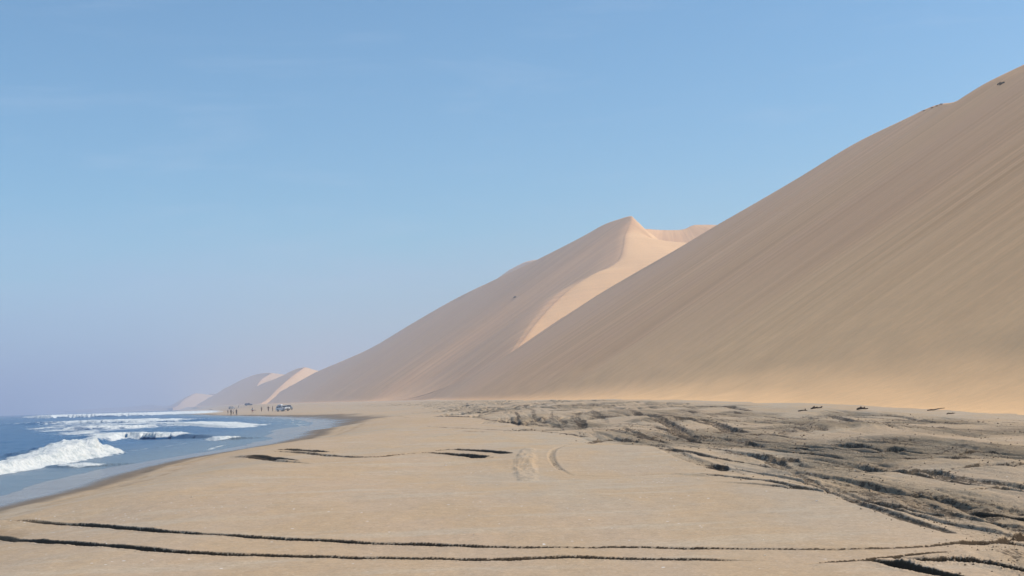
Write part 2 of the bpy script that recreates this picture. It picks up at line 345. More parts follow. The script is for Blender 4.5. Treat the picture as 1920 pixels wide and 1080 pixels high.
class NT:
    """tiny node helper"""
    def __init__(s, name):
        s.m = bpy.data.materials.new(name); s.m.use_nodes = True
        s.n = s.m.node_tree.nodes; s.l = s.m.node_tree.links
        s.b = s.n['Principled BSDF']
    def put(s, sock, v):
        if hasattr(v, 'node'): s.l.new(v, sock)
        elif isinstance(v, (tuple, list)): sock.default_value = (*v, 1) if len(v) == 3 and sock.type == 'RGBA' else v
        else: sock.default_value = v
    def math(s, op, a, b=0.0, c=None, clamp=False):
        n = s.n.new('ShaderNodeMath'); n.operation = op; n.use_clamp = clamp
        s.put(n.inputs[0], a); s.put(n.inputs[1], b)
        if c is not None: s.put(n.inputs[2], c)
        return n.outputs[0]
    def mix(s, f, a, b, mode='MIX'):
        n = s.n.new('ShaderNodeMix'); n.data_type = 'RGBA'; n.blend_type = mode
        s.put(n.inputs[0], f); s.put(n.inputs[6], a); s.put(n.inputs[7], b); return n.outputs[2]
    def attr(s, name, out='Fac'):
        n = s.n.new('ShaderNodeAttribute'); n.attribute_name = name; return n.outputs[out]
    def pos(s): return s.n.new('ShaderNodeNewGeometry').outputs['Position']
    def map(s, v, scale=(1, 1, 1)):
        n = s.n.new('ShaderNodeMapping'); s.put(n.inputs[0], v); n.inputs['Scale'].default_value = scale; return n.outputs[0]
    def noise(s, v, scale, detail=4, rough=.5, dist=0):
        n = s.n.new('ShaderNodeTexNoise'); s.put(n.inputs['Vector'], v); n.inputs['Scale'].default_value = scale
        n.inputs['Detail'].default_value = detail; n.inputs['Roughness'].default_value = rough; n.inputs['Distortion'].default_value = dist
        return n.outputs['Fac']
    def vor(s, v, scale):
        n = s.n.new('ShaderNodeTexVoronoi'); s.put(n.inputs['Vector'], v); n.inputs['Scale'].default_value = scale; return n
    def ramp(s, v, a, b, lo=0.0, hi=1.0):
        n = s.n.new('ShaderNodeMapRange'); n.interpolation_type = 'SMOOTHSTEP'; s.put(n.inputs[0], v)
        n.inputs[1].default_value = a; n.inputs[2].default_value = b; n.inputs[3].default_value = lo; n.inputs[4].default_value = hi
        return n.outputs[0]
    def bump(s, h, strength, dist, prev=None):
        n = s.n.new('ShaderNodeBump'); s.put(n.inputs['Height'], h); s.put(n.inputs['Strength'], strength); n.inputs['Distance'].default_value = dist
        if prev is not None: s.l.new(prev, n.inputs['Normal'])
        return n.outputs[0]
    def fin(s, color=None, rough=None, normal=None, spec=None, **k):
        if color is not None: s.put(s.b.inputs['Base Color'], color)
        if rough is not None: s.put(s.b.inputs['Roughness'], rough)
        if normal is not None: s.put(s.b.inputs['Normal'], normal)
        if spec is not None: s.put(s.b.inputs['Specular IOR Level'], spec)
        for a, v in k.items(): s.put(s.b.inputs[a.replace('_', ' ')], v)
        return s.m

# ------------------------------------------------------------------ materials of the setting
def beach_material():
    t = NT('beach_sand'); p = t.pos()
    big = t.noise(t.map(p, (1, .45, 1)), .07, 4, .5); mid = t.noise(t.map(p, (1, .35, 1)), .55, 5, .55); fine = t.noise(p, 7, 6, .7)
    c = t.mix(t.ramp(big, .40, .60), (.500, .355, .235), (.440, .350, .255))
    c = t.mix(t.ramp(mid, .42, .60, 0, .75), c, (.50, .345, .205))
    c = t.mix(t.ramp(t.noise(t.map(p, (.25, 1, 1)), .9, 5, .6), .50, .68, 0, .5), c, (.52, .435, .33))
    c = t.mix(t.ramp(fine, .35, .72, 0, .42), c, (.36, .26, .17))
    c = t.mix(t.ramp(t.noise(p, 26, 3, .7), .45, .75, 0, .55), c, (.27, .195, .13))
    c = t.mix(t.ramp(t.noise(p, 17, 4, .7), .55, .75, 0, .6), c, (.66, .56, .43))
    # shell grit
    v = t.vor(p, 9.0); grit = t.math('LESS_THAN', v.outputs['Distance'], .17)
    zone = t.ramp(t.noise(t.map(p, (.25, 1, 1)), .30, 4, .6), .54, .66)
    sel = t.n.new('ShaderNodeSeparateColor'); t.l.new(v.outputs['Color'], sel.inputs[0])
    gsel = t.math('GREATER_THAN', sel.outputs[0], t.math('SUBTRACT', .992, t.math('MULTIPLY', zone, .30)))
    c = t.mix(t.math('MULTIPLY', t.math('MULTIPLY', grit, gsel), .85), c, (.82, .79, .74))
    v2 = t.vor(p, 2.3); sel2 = t.n.new('ShaderNodeSeparateColor'); t.l.new(v2.outputs['Color'], sel2.inputs[0])
    g2 = t.math('MULTIPLY', t.math('LESS_THAN', v2.outputs['Distance'], .05), t.math('GREATER_THAN', sel2.outputs[1], .88))
    c = t.mix(g2, c, (.8, .77, .72))
    # heavy dark sand turned up in the churned strip, moist sand plus painted shade in the ruts
    ch = t.attr('churn'); da = t.attr('damp_shade')
    brk = t.math('ADD', t.math('ADD', t.math('MULTIPLY', t.noise(t.map(p, (1, .30, 1)), 3.6, 8, .80), .42), t.math('MULTIPLY', t.noise(t.map(p, (1, .12, 1)), 1.1, 5, .7), .24)), t.math('MULTIPLY', t.noise(t.map(p, (1, .4, 1)), 13, 4, .75), .34))
    greyf = t.math('MULTIPLY', ch, t.ramp(t.noise(t.map(p, (1, .3, 1)), .8, 5, .6), .32, .62, .15, .70))
    c = t.mix(greyf, c, (.41, .315, .21))
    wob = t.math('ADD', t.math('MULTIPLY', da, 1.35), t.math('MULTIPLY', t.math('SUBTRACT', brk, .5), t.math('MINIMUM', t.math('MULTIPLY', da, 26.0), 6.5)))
    c = t.mix(t.math('MULTIPLY', t.ramp(wob, .40, .70, 0, 1), t.ramp(da, .40, .80, .74, .96)), c, (.048, .030, .016))  # near-black tone: moist sand with the rut walls' shade painted in
    # wet margin
    wet = t.attr('wet')
    c = t.mix(t.ramp(wet, .0, 1, 0, 1), c, (.20, .15, .105))
    wr = t.attr('wrack'); c = t.mix(t.math('MULTIPLY', t.math('MULTIPLY', wr, .6), t.ramp(t.noise(t.map(p, (1, .4, 1)), 1.3, 5, .7), .42, .6)), c, (.30, .20, .11))
    r = t.math('SUBTRACT', .95, t.math('MULTIPLY', t.attr('gloss'), .78))
    dist = t.noise(p, 30, 3, .6); 
    rel = t.bump(t.noise(t.map(p, (.6, 1, 1)), .5, 5, .6), .5, .25)
    n1 = t.bump(t.noise(p, 2.4, 8, .72), t.math('ADD', .35, t.math('MULTIPLY', ch, .6)), .06, rel)
    n1 = t.bump(t.noise(t.map(p, (1, .6, 1)), 4.5, 7, .75), t.math('MULTIPLY', ch, 1.0), .30, n1)
    n2 = t.bump(dist, .4, .008, n1)
    return t.fin(c, r, n2, .2)
def dune_material(name, hue=0.0):
    t = NT(name); p = t.pos(); q = t.attr('flow', 'Vector'); sun_fac = t.attr('apron')
    st = t.noise(t.map(q, (1, .03, 1)), .30, 7, .66); st2 = t.noise(t.map(q, (1, .012, 1)), .9, 4, .6); big = t.noise(t.map(q, (1, .3, 1)), .018, 3, .5)
    c = t.mix(t.ramp(t.math('ADD', .5, t.math('MULTIPLY', t.math('SUBTRACT', st, .5), t.ramp(t.noise(t.map(q, (1, .5, 1)), .03, 3, .5), .35, .65, .45, 1.25))), .34, .66), (.61, .340, .170), (.80, .475, .250))
    c = t.mix(t.ramp(st2, .42, .68, 0, .35), c, (.50, .325, .175))
    c = t.mix(t.ramp(big, .38, .62, 0, .38), c, (.68, .385, .22))
    c = t.mix(t.math('MULTIPLY', sun_fac, .75), c, (.84, .53, .275))  # sunlit tone painted into the foot and the back slopes
    ripple = t.noise(t.map(p, (1, 1, .4)), 1.2, 6, .6)
    c = t.mix(t.ramp(ripple, .3, .7, 0, .14), c, (.36, .26, .17))
    n1 = t.bump(st, .45, .35); n2 = t.bump(t.noise(t.map(q, (1, .06, 1)), 1.3, 5, .6), .35, .12, n1); n3 = t.bump(t.noise(p, 3.0, 4, .6), .2, .03, n2)
    return t.fin(c, .95, n3, .1)
MB_ = beach_material(); MD_ = dune_material('dune_sand')

def sea_material():
    t = NT('sea_water'); p = t.pos()
    foam = t.attr('foam'); sh = t.attr('shallow')
    lace = t.noise(t.map(p, (1, .5, 1)), .9, 7, .72, .6); lace2 = t.noise(t.map(p, (1, .35, 1)), .22, 5, .6, .3)
    c = t.mix(t.ramp(lace2, .3, .7), (.010, .060, .155), (.020, .085, .200))
    c = t.mix(sh, c, (.135, .165, .185))
    fm = t.ramp(t.math('ADD', foam, t.math('MULTIPLY', t.math('SUBTRACT', t.math('ADD', t.math('MULTIPLY', lace, .6), t.math('MULTIPLY', lace2, .4)), .5), 2.2)), .38, .70)
    fc = t.mix(t.ramp(t.noise(p, 2.6, 6, .75), .25, .6), (.40, .47, .50), (.80, .81, .80))
    c = t.mix(fm, c, fc)
    r = t.math('ADD', .26, t.math('MULTIPLY', fm, .7))
    n1 = t.bump(t.noise(t.map(p, (1, .55, 1)), .55, 8, .62), .75, .40)
    n2 = t.bump(t.noise(t.map(p, (1, .6, 1)), 3.5, 5, .65), .45, .06, n1)
    n2 = t.bump(t.noise(t.map(p, (1, .8, 1)), 2.2, 6, .7), t.math('MULTIPLY', fm, .9), .35, n2)
    return t.fin(c, r, n2, .28)
MS_ = sea_material()

# ------------------------------------------------------------------ beach sheet (one polar sheet, finest where the lens looks)
def polar_angles(lo, hi, n, extra):
    core = np.linspace(math.atan(lo), math.atan(hi), n)
    left = np.linspace(-math.pi, core[0], extra + 1)[:-1]; right = np.linspace(core[-1], math.pi, extra + 1)[1:-1]
    return np.concatenate([left, core, right])
dy = np.concatenate([np.arange(360, 120, -.40), np.arange(120, 30, -.20), np.arange(30, 3, -.12)])
R = np.concatenate([np.linspace(.6, 1.62 * F_PX / 362, 10), 1.62 * F_PX / dy, np.geomspace(1430, 9000, 40)])
TH = polar_angles(-.41, .41, 1180, 70)
RR, TT = np.meshgrid(R, TH, indexing='ij')
# keep the rows level across the view: widen by 1/cos inside the core
RC = RR / np.maximum(np.cos(np.clip(TT, -.8, .8)), .3)
GX, GY = RC * np.sin(TT), RC * np.cos(TT)
Z, CH, DA = ground(GX.ravel(), GY.ravel()); Z = Z.reshape(GX.shape); CH = CH.reshape(GX.shape); DA = DA.reshape(GX.shape)
SDIST = shore_sd(GX.ravel(), GY.ravel()).reshape(GX.shape)
jit = .7 * perlin(GX * .10, GY * .07, 71) + .5 * perlin(GX * .5, GY * .4, 72)
wet_w = np.interp(GY, [0, 60, 110, 160, 220, 300, 420, 900], [2.4, 2.6, 4.2, 10, 12, 8, 5, 7])
wet = 1 - sm(SDIST + jit * wet_w * .22, wet_w * .5, wet_w)
gloss = 1 - sm(SDIST + jit * wet_w * .2, wet_w * .1, wet_w * .7)
wk = np.clip(wet_w / 2.4, 1, 3)
wrack = np.exp(-((SDIST - 3.0 * wk - .5 * jit) / .30) ** 2) + .8 * np.exp(-((SDIST - 2.3 * wk - .4 * jit) / .2) ** 2)
grid_obj('beach', GX, GY, Z, MB_, {'churn': CH, 'damp_shade': DA, 'wet': wet, 'gloss': gloss, 'wrack': np.clip(wrack, 0, 1)}, wrap=True)

# crumbs of moist sand thrown up along the ruts and through the churned strip
_cr = np.random.RandomState(5)
_w = (np.clip(DA, 0, .6) ** 1.5 * (GX > np.interp(GY, *CHURN_X) - .3) * (GY > 9) * (GY < 75) * (np.abs(GX / np.maximum(GY, 1)) < .46)).ravel()
_pk = _cr.choice(_w.size, 7000, p=_w / _w.sum())
_n = len(_pk); _sp = .015 * GY.ravel()[_pk]
_cx = GX.ravel()[_pk] + _cr.normal(0, 1, _n) * (.04 + _sp * .2); _cy = GY.ravel()[_pk] + _cr.normal(0, 1, _n) * (.05 + _sp * .5); _cz = ground(_cx, _cy)[0]
_s = (.005 + .016 * _cr.rand(_n) ** 3) * np.clip(GY.ravel()[_pk] / 22, .8, 2.6)
_dir = np.array([(1, 0, 0), (-1, 0, 0), (0, 1, 0), (0, -1, 0), (0, 0, 1), (0, 0, -1)], float)
_V = _dir[None] * (.6 + .8 * _cr.rand(_n, 6, 1)) + _cr.normal(0, .16, (_n, 6, 3)); _V[:, :, 2] *= .7
_V = _V * _s[:, None, None] + np.stack([_cx, _cy, _cz + _s * .3], 1)[:, None]
_F = np.array([(0, 2, 4), (2, 1, 4), (1, 3, 4), (3, 0, 4), (2, 0, 5), (1, 2, 5), (3, 1, 5), (0, 3, 5)])
_me = bpy.data.meshes.new('sand_clods'); _me.from_pydata(_V.reshape(-1, 3).tolist(), [], (_F[None] + 6 * np.arange(_n)[:, None, None]).reshape(-1, 3).tolist())
_t = NT('clod_sand'); _me.materials.append(_t.fin(_t.mix(_t.ramp(_t.noise(_t.pos(), 3.0, 3, .6), .35, .6), (.13, .095, .065), (.38, .28, .19)), .95, None, .1))
_o = bpy.data.objects.new('sand_clods', _me); COL.objects.link(_o); _o['kind'] = 'stuff'; _o['label'] = 'crumbs of moist sand scattered along the wheel ruts'

# ------------------------------------------------------------------ sea
dyS = np.concatenate([np.arange(260, 60, -.45), np.arange(60, 12, -.25), np.arange(12, 1.2, -.10)])
RS = np.concatenate([np.linspace(10, 2.3 * F_PX / 262, 8), 2.3 * F_PX / dyS, np.geomspace(4900, 14000, 14)])
core = np.linspace(math.atan(-.47), math.atan(-.12), 560)
THS = np.concatenate([np.linspace(-math.pi, core[0], 61)[:-1], core, [-.05, .05, .2]])
RR, TT = np.meshgrid(RS, THS, indexing='ij')
RC = RR / np.maximum(np.cos(np.clip(TT, -.8, .8)), .3)
SX, SY = RC * np.sin(TT), RC * np.cos(TT)
sdw = -shore_sd(SX.ravel(), SY.ravel()).reshape(SX.shape)       # distance out to sea
deep = sm(sdw, 4, 26)
zz_ = SEA + .02 * perlin(SX * .7, SY * .5, 81) * sm(sdw, 0, 3)
zz_ += deep * (.10 * perlin(SX * .16, SY * .07, 82) + .07 * perlin(SX * .45, SY * .25, 83) + .035 * perlin(SX * 1.2, SY * .9, 84))
sw = sm(sdw, 90, 260); zz_ += sw * (.5 * perlin(SX * .028, SY * .009, 85) + .22 * perlin(SX * .07, SY * .03, 86))
foam = np.zeros_like(zz_)
# breakers: front line in photo px, crest height, foam length behind, along-profile
BREAK = [
 (W2([(-420, 985), (-200, 925), (0, 889), (75, 877), (140, 865), (200, 853), (245, 848)], SEA), [.38, .38, .38, .42, .60, .85, .15], [1.0, 1.0, 1.0, 1.1, 1.5, 2.2, .6], [1, 1, 1, 1, 1, 1, .8]),
 (W2([(130, 833), (190, 830), (232, 822), (262, 823), (290, 819), (312, 815)], SEA), [.12, .32, .42, .5, .42, .1], [1, 1.2, 2, 3.6, 4, 2], [.1, .35, .7, 1, 1, .8]),
 (W2([(310, 795), (350, 798), (400, 801), (450, 803)], SEA), [.3, .35, .3, .1], [5, 5, 4, 2], [.8, .85, .8, .7]),
 (W2([(40, 783), (80, 784.5), (120, 783.5), (170, 782.5), (220, 781), (300, 779)], SEA), [.5, 1.5, 1.4, 1.5, 1.3, .5], [8, 40, 40, 50, 40, 20], [.7, 1, .9, 1, 1, .7]),
 (W2([(110, 808), (170, 806), (240, 803), (300, 800)], SEA), [.3, .45, .45, .3], [4, 9, 9, 6], [.2, .45, .55, .5]),
 (W2([(60, 797), (130, 794), (190, 793), (260, 793)], SEA), [.4, .6, .6, .4], [6, 12, 14, 10], [.3, .4, .5, .5]),
 (W2([(380, 824), (400, 826), (425, 825.5)], SEA), [.1, .32, .1], [1, 2, 1], [.3, 1, .6]),
 (W2([(120, 878), (145, 876.5), (160, 876.5)], SEA), [.05, .16, .05], [1, 1, 1], [.1, .9, .2]),
 (W2([(240, 776), (300, 774), (340, 773), (380, 772)], SEA), [.5, .8, .6, .3], [20, 40, 30, 10], [.5, .8, .7, .4]),
]
for P, H, B, Fo in BREAK:
    Pd = [tuple(p) for p in dense(P, 4)]
    d, arc, side = seg_dist(SX.ravel(), SY.ravel(), Pd); d = d.reshape(SX.shape); arc = arc.reshape(SX.shape); side = side.reshape(SX.shape)
    cum = [0]
    for a, b in zip(Pd[:-1], Pd[1:]): cum.append(cum[-1] + math.hypot(b[0] - a[0], b[1] - a[1]))
    kn = [cum[min(i * 4, len(cum) - 1)] for i in range(len(H))]; tot = cum[-1]
    fn = fbm(SX / (1.5 + .35 * np.max(B)), SY / (4 + 1.2 * np.max(B)), 94, 4, .6)
    H_, B_, F_ = np.interp(arc, kn, H) * (1 + .18 * perlin(arc / (3 * max(B)), arc * 0, 96)), np.interp(arc, kn, B) * (1 + .5 * fn), np.interp(arc, kn, Fo) * (.95 + .32 * fn)
    ends = sm(arc, 0, .04 * tot + .01) * (1 - sm(arc, .96 * tot, tot)) if H[0] < .55 else (1 - sm(arc, .97 * tot, tot))
    edge = .35 * H_ * 2 * perlin(SX * 1.1, SY * .9, 91)
    c_ = np.where(side < 0, d, -d) + edge                   # seaward positive
    rise = sm(c_, -.2, 1.1 * np.maximum(H_, .25)) ; fall = 1 - sm(c_, .5 * B_, 2.2 * B_ + 2)
    lump = 1 + F_ * (.24 * fbm(SX * .9, SY * .55, 92, 3, .6) + .07 * perlin(SX * 3.5, SY * 3.5, 95))
    zz_ += ends * H_ * rise * fall * lump * (d < 3 * B_.max() + 8)
    f_ = F_ * ends * sm(c_, -.45, -.05) * (1 - sm(c_, .75 * B_, 1.7 * B_)) * 1.25
    f_ += .36 * F_ * ends * sm(c_, 0, .5) * (1 - sm(c_, 1.5 * B_, 3.5 * B_))
    foam = np.maximum(foam, np.clip(f_, 0, 1.4))
# patchy surf field and thin lines of spent foam
def poly_mask(pts, soft, z=SEA):
    P = W2(pts, z); x, y = SX.ravel(), SY.ravel(); ins = np.zeros(x.shape, bool)
    for (x1, y1), (x2, y2) in zip(P, P[1:] + P[:1]):
        cnd = ((y1 > y) != (y2 > y)) & (x < (x2 - x1) * (y - y1) / (y2 - y1 + 1e-12) + x1); ins ^= cnd
    d, _, _ = seg_dist(x, y, P + [P[0]]); return sm(np.where(ins, d, -d), -soft, soft).reshape(SX.shape)
field = poly_mask([(95, 817), (200, 819), (300, 808), (350, 799), (450, 801), (400, 795), (330, 789), (240, 787), (130, 789), (30, 803)], 5)
foam = np.maximum(foam, field * (.50 + .50 * fbm(SX * .16, SY * .035, 97, 4, .6)))
thin = sm(1 - np.abs(perlin(sdw * .16, SY * .022, 98)) * 9, .1, 1) * sm(perlin(SX * .05, SY * .03, 99), -.1, .3)
foam = np.maximum(foam, thin * .50 * sm(sdw, .5, 2) * (1 - sm(sdw, 18, 34)))
lip = np.exp(-((sdw - .35 - .5 * perlin(SX * .3, SY * .2, 100)) / .22) ** 2) * sm(perlin(SX * .09, SY * .06, 101), -.25, .2)
foam = np.maximum(foam, .62 * lip)
lip2 = np.exp(-((sdw - 1.9 - .9 * perlin(SX * .15, SY * .1, 103)) / .3) ** 2) * sm(perlin(SX * .07, SY * .04, 104), -.1, .3)
foam = np.maximum(foam, .5 * lip2)
shallow = 1 - sm(sdw, 1, 13)
grid_obj('sea', SX, SY, zz_, MS_, {'foam': foam, 'shallow': shallow})

# ------------------------------------------------------------------ dunes
def resample(P, n):
    P = np.array(P, float); L = np.concatenate([[0], np.cumsum(np.linalg.norm(np.diff(P[:, :3], axis=0), axis=1))])
    u = np.linspace(0, L[-1], n); return np.stack([np.interp(u, L, P[:, k]) for k in range(P.shape[1])], 1), u
def smooth(A, k=2):
    for _ in range(k):
        B = A.copy(); B[1:-1] = .25 * A[:-2] + .5 * A[1:-1] + .25 * A[2:]; A = B
    return A
def loft(name, rows, n, mf, mb, amp, apron=9.0, seed=0, streak=1.0, kind='structure', rnd=None):
    """rows: list of (foot, crest, back) world points from the near end to the far end"""
    F0, _ = resample(dense([np.concatenate(r) for r in rows], 6), n)     # 9 columns
    # re-measure along the crest
    C = F0[:, 3:6]; L = np.concatenate([[0], np.cumsum(np.linalg.norm(np.diff(C[:, :2], axis=0), axis=1))])
    foot, crest, back = F0[:, 0:3], C, F0[:, 6:9]
    t = np.linspace(-.06, 1, mf)[None, :]
    hx = foot[:, 0:1] + (crest[:, 0:1] - foot[:, 0:1]) * t; hy = foot[:, 1:2] + (crest[:, 1:2] - foot[:, 1:2]) * t
    run = np.hypot(crest[:, 0] - foot[:, 0], crest[:, 1] - foot[:, 1])[:, None] + 1e-6
    q = run * np.clip(t, 0, None); Q = np.minimum(apron * (1 - .6 * sm(foot[:, 1:2], 100, 350)), run * .35)
    hgt = (crest[:, 2:3] - foot[:, 2:3]); s = hgt / (run - Q / 2)
    hz = np.where(q < Q, s * q * q / (2 * Q), s * (q - Q / 2)) + foot[:, 2:3] + np.where(t < 0, t * run * .12, 0) - .12
    tb = (np.linspace(0, 1, mb) ** 1.3)[None, 1:]
    bx = crest[:, 0:1] + (back[:, 0:1] - crest[:, 0:1]) * tb; by = crest[:, 1:2] + (back[:, 1:2] - crest[:, 1:2]) * tb
    bz = crest[:, 2:3] + (back[:, 2:3] - crest[:, 2:3]) * (tb + .10 * np.sin(tb * math.pi))
    bz = bz - .12
    X = np.concatenate([hx, bx], 1); Y = np.concatenate([hy, by], 1); Zz = np.concatenate([hz, bz], 1)
    if rnd is not None:
        wgt = (rnd(np.linspace(0, 1, n)) * .5)[:, None]
        for _ in range(900):
            Zn = .5 * (Zz[:, :-2] + Zz[:, 2:]); Zz[:, 1:-1] += wgt * (Zn - Zz[:, 1:-1])
    U = np.repeat(L[:, None], X.shape[1], 1)
    V = np.concatenate([q * 1.18, (run * 1.18 + tb * np.hypot(back[:, 0] - crest[:, 0], back[:, 1] - crest[:, 1])[:, None])], 1)
    tt = np.concatenate([np.clip(t, 0, 1) + 0 * run, 1 + tb + 0 * run], 1)
    face = sm(tt, 0.03, .15) * (1 - sm(tt, .93, 1.0))
    Zz += streak * face * (.26 * perlin(U / 9, V / 160, seed + 1) + .10 * perlin(U / 3.0, V / 90, seed + 2) + amp * perlin(U / 55, V / 190, seed + 3))
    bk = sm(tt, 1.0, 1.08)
    Zz += bk * (amp * .5 * perlin(X / 40, Y / 40, seed + 4) + .35 * streak * perlin(X / 14, Y / 14, seed + 5))
    Zz += sm(tt, 0, .02) * (1 - sm(tt, .05, .2)) * .10 * perlin(X * .3, Y * .15, seed + 6)
    sun_tone = np.concatenate([1 - sm(q + 2.0 * perlin(U[:, :mf] * .06, q * .1, seed + 8), apron * .25, apron * np.where(Y[:, :mf] < 260, 4.2, 1.6)), np.zeros_like(bx)], 1)
    sun_tone = sun_tone * (1 - .85 * sm(Y, 130, 420)) + 0 * X
    sun_tone = np.maximum(sun_tone, .8 * bk)  # back slopes take the brighter sunlit tone in their colour
    o = grid_obj(name, X, Y, Zz, MD_, {'apron': sun_tone}, {'flow': (U, V)}, kind=kind)
    return o, (X, Y, Zz)

def near_foot(y):
    zf = float(np.interp(y, ZF_Y, ZF_Z)); xx = float(np.interp(y, [p[1] for p in FOOT], [p[0] for p in FOOT]))
    return np.array([xx, y, zf])
# -- the great dune on the right
NEAR = [(1990, 88, 292), (1920, 120, 311), (1850, 154, 345), (1812, 177, 372), (1790, 190, 382), (1762, 194.5, 396), (1735, 204, 412), (1700, 221, 436), (1600, 270, 490), (1500, 331, 535), (1420, 378, 565), (1340, 424, 600), (1270, 466, 622), (1200, 506, 645),
        (1120, 553, 668), (1050, 600, 690), (980, 648, 712), (920, 684, 728), (860, 714, 742), (800, 738, 752), (745, 752, 760)]
rows = []
for y, x, z in ((-420, 215, 70), (-200, 190, 78), (-60, 176, 82), (60, 165, 85), (150, 156, 86), (225, 145, 85)):
    c = np.array([x, y, z], float); f = np.array([29 - .1 * (y - 10), y - 10, 0.05]); f[2] = np.interp(f[1], ZF_Y, ZF_Z)
    rows.append((f, c, c + np.array([150, 40, -45])))
for px, py, D in NEAR:
    c = np.array(at_d(px, py, D)); h = c[2]
    run = max(h - 1.5, 1) / .635
    f = np.array([c[0] - run * .995, c[1] - run * .1, 0]); 
    k = min(1, max(0, (D - 640) / 110)); xf = near_foot(f[1])[0]
    f[0] = (29 - .1 * f[1]) * (1 - k) + k * f[0]
    f[2] = float(np.interp(f[1], ZF_Y, ZF_Z))
    bl = max(h, 3); rows.append((f, c, c + np.array([bl * 2.0, bl * .9, -bl * .80])))
near_dune, ND = loft('dune', rows, 900, 190, 30, .9, apron=13, seed=200)

# -- the second dune with the sunlit crest
D2 = [  # crest px,py,D   back px,py,D
((905, 712, 742), (1000, 700, 765)), ((940, 682, 750), (1060, 655, 775)), ((971, 647, 758), (1110, 610, 785)), ((999, 606, 770), (1160, 575, 795)),
 ((1030, 567, 785), (1210, 545, 810)), ((1067, 531, 800), (1260, 515, 828)), ((1102, 507, 812), (1290, 495, 842)), ((1126, 500, 820), (1310, 480, 850)), ((1158, 478, 832), (1320, 468, 864)), ((1168, 452, 846), (1330, 458, 885)),
 ((1170, 438, 856), (1335, 450, 895)), ((1178, 422, 864), (1340, 490, 895)), ((1185, 405, 872), (1345, 520, 900)), ((1160, 411, 885), (1350, 470, 1050)), ((1130, 422, 905), (1330, 440, 1150)),
 ((1085, 447, 950), (1300, 450, 1250)), ((1000, 490, 1040), (1200, 500, 1400)), ((930, 523, 1130), (1100, 540, 1500)), ((850, 562, 1250), (1000, 590, 1650)),
 ((770, 608, 1380), (900, 640, 1750)), ((700, 650, 1500), (800, 680, 1850)), ((648, 674, 1590), (720, 710, 1900)), ((592, 698, 1700), (660, 720, 1960)), ((550, 721, 1800), (600, 742, 2050)), ((508, 743, 1880), (560, 756, 2100)), ((470, 758, 1950), (520, 764, 2150))]
rows = []
for i, (cp, bp) in enumerate(D2):
    c = np.array(at_d(*cp)); b = np.array(at_d(*bp)); b[2] -= 4
    k = min(1, i / 11); dx, dyy = -.995 + .05 * k, -.08 - .24 * k
    zf = float(np.interp(c[1] - 60, ZF_Y, ZF_Z)); run = max(c[2] - zf, 1) / .63
    f = np.array([c[0] + dx * run, c[1] + dyy * run, zf - .5]); f[2] = float(np.interp(f[1], ZF_Y, ZF_Z)) - .3
    rows.append((f, c, b))
loft('dune', rows, 700, 150, 60, 1.2, apron=16, seed=300, streak=1.3, rnd=lambda i: (1 - sm(i, .03, .082)))
# -- sunlit saddle behind the two
rows = []
for (cp, fp) in [((1150, 480, 905), (1060, 640, 790)), ((1200, 434, 905), (1110, 610, 780)), ((1222, 430, 915), (1180, 580, 770)), ((1245, 431, 930), (1250, 540, 765)), ((1280, 430, 945), (1330, 520, 760)), ((1300, 422, 960), (1400, 500, 760)), ((1325, 421, 970), (1450, 470, 760)), ((1420, 420, 1000), (1560, 460, 760)), ((1600, 400, 1050), (1750, 420, 760))]:
    c = np.array(at_d(*cp)); f = np.array(at_d(*fp)); rows.append((f, c, c + np.array([20, 160, -60])))
loft('dune', rows, 200, 120, 24, 1.0, apron=20, seed=400, streak=.2)
# -- small far dunes
def far_dune(spec, seed, dx=(-.93, -.37), streak=1.6):
    rows = []
    for cp, bp in spec:
        c = np.array(at_d(*cp)); b = np.array(at_d(*bp)); b[2] -= 3
        zf = float(np.interp(c[1], ZF_Y, ZF_Z)) - 1; run = max(c[2] - zf, 1) / .6
        f = np.array([c[0] + dx[0] * run, c[1] + dx[1] * run, zf]); rows.append((f, c, b))
    loft('dune', rows, 260, 60, 40, 1.5, apron=20, seed=seed, streak=streak)
far_dune([((485, 764, 1760), (565, 768, 1780)), ((515, 735, 1840), (600, 735, 1850)), ((535, 716, 1880), (620, 722, 1900)), ((552, 703, 1920), (630, 715, 1950)), ((566, 692, 1960), (640, 705, 2000)), ((572, 688.5, 2000), (640, 700, 2080)),
          ((558, 691, 2080), (640, 700, 2200)), ((542, 698, 2140), (620, 712, 2300)), ((522, 708, 2220), (600, 722, 2400)), ((497, 717, 2320), (580, 735, 2450)), ((470, 731, 2430), (550, 742, 2550)), ((435, 755, 2560), (500, 758, 2650))], 500)
far_dune([((448, 765, 2350), (530, 768, 2380)), ((475, 735, 2440), (560, 735, 2450)), ((484, 719, 2480), (560, 718, 2500)), ((495, 708, 2520), (570, 708, 2560)), ((508, 699.5, 2570), (570, 703, 2620)), ((490, 700, 2680), (560, 702, 2850)),
          ((470, 705, 2780), (540, 708, 2950)), ((445, 716, 2900), (510, 720, 3100)), ((415, 733, 3050), (470, 737, 3250)), ((385, 750, 3200), (430, 754, 3350)), ((370, 758, 3300), (400, 760, 3400))], 600)
far_dune([((325, 770, 3460), (420, 772, 3480)), ((342, 752, 3560), (430, 757, 3600)), ((356, 743, 3640), (440, 750, 3700)), ((367, 737, 3700), (440, 742, 3800)), ((352, 743, 3850), (430, 745, 4000)), ((335, 752, 4000), (400, 752, 4200)), ((318, 762, 4100), (380, 762, 4300))], 700)
far_dune([((985, 497, 1500), (1050, 500, 1510)), ((1000, 491, 1530), (1060, 495, 1560)), ((1012, 486, 1560), (1070, 495, 1600)), ((985, 491, 1650), (1040, 500, 1700)), ((955, 506, 1750), (1010, 515, 1800))], 850)
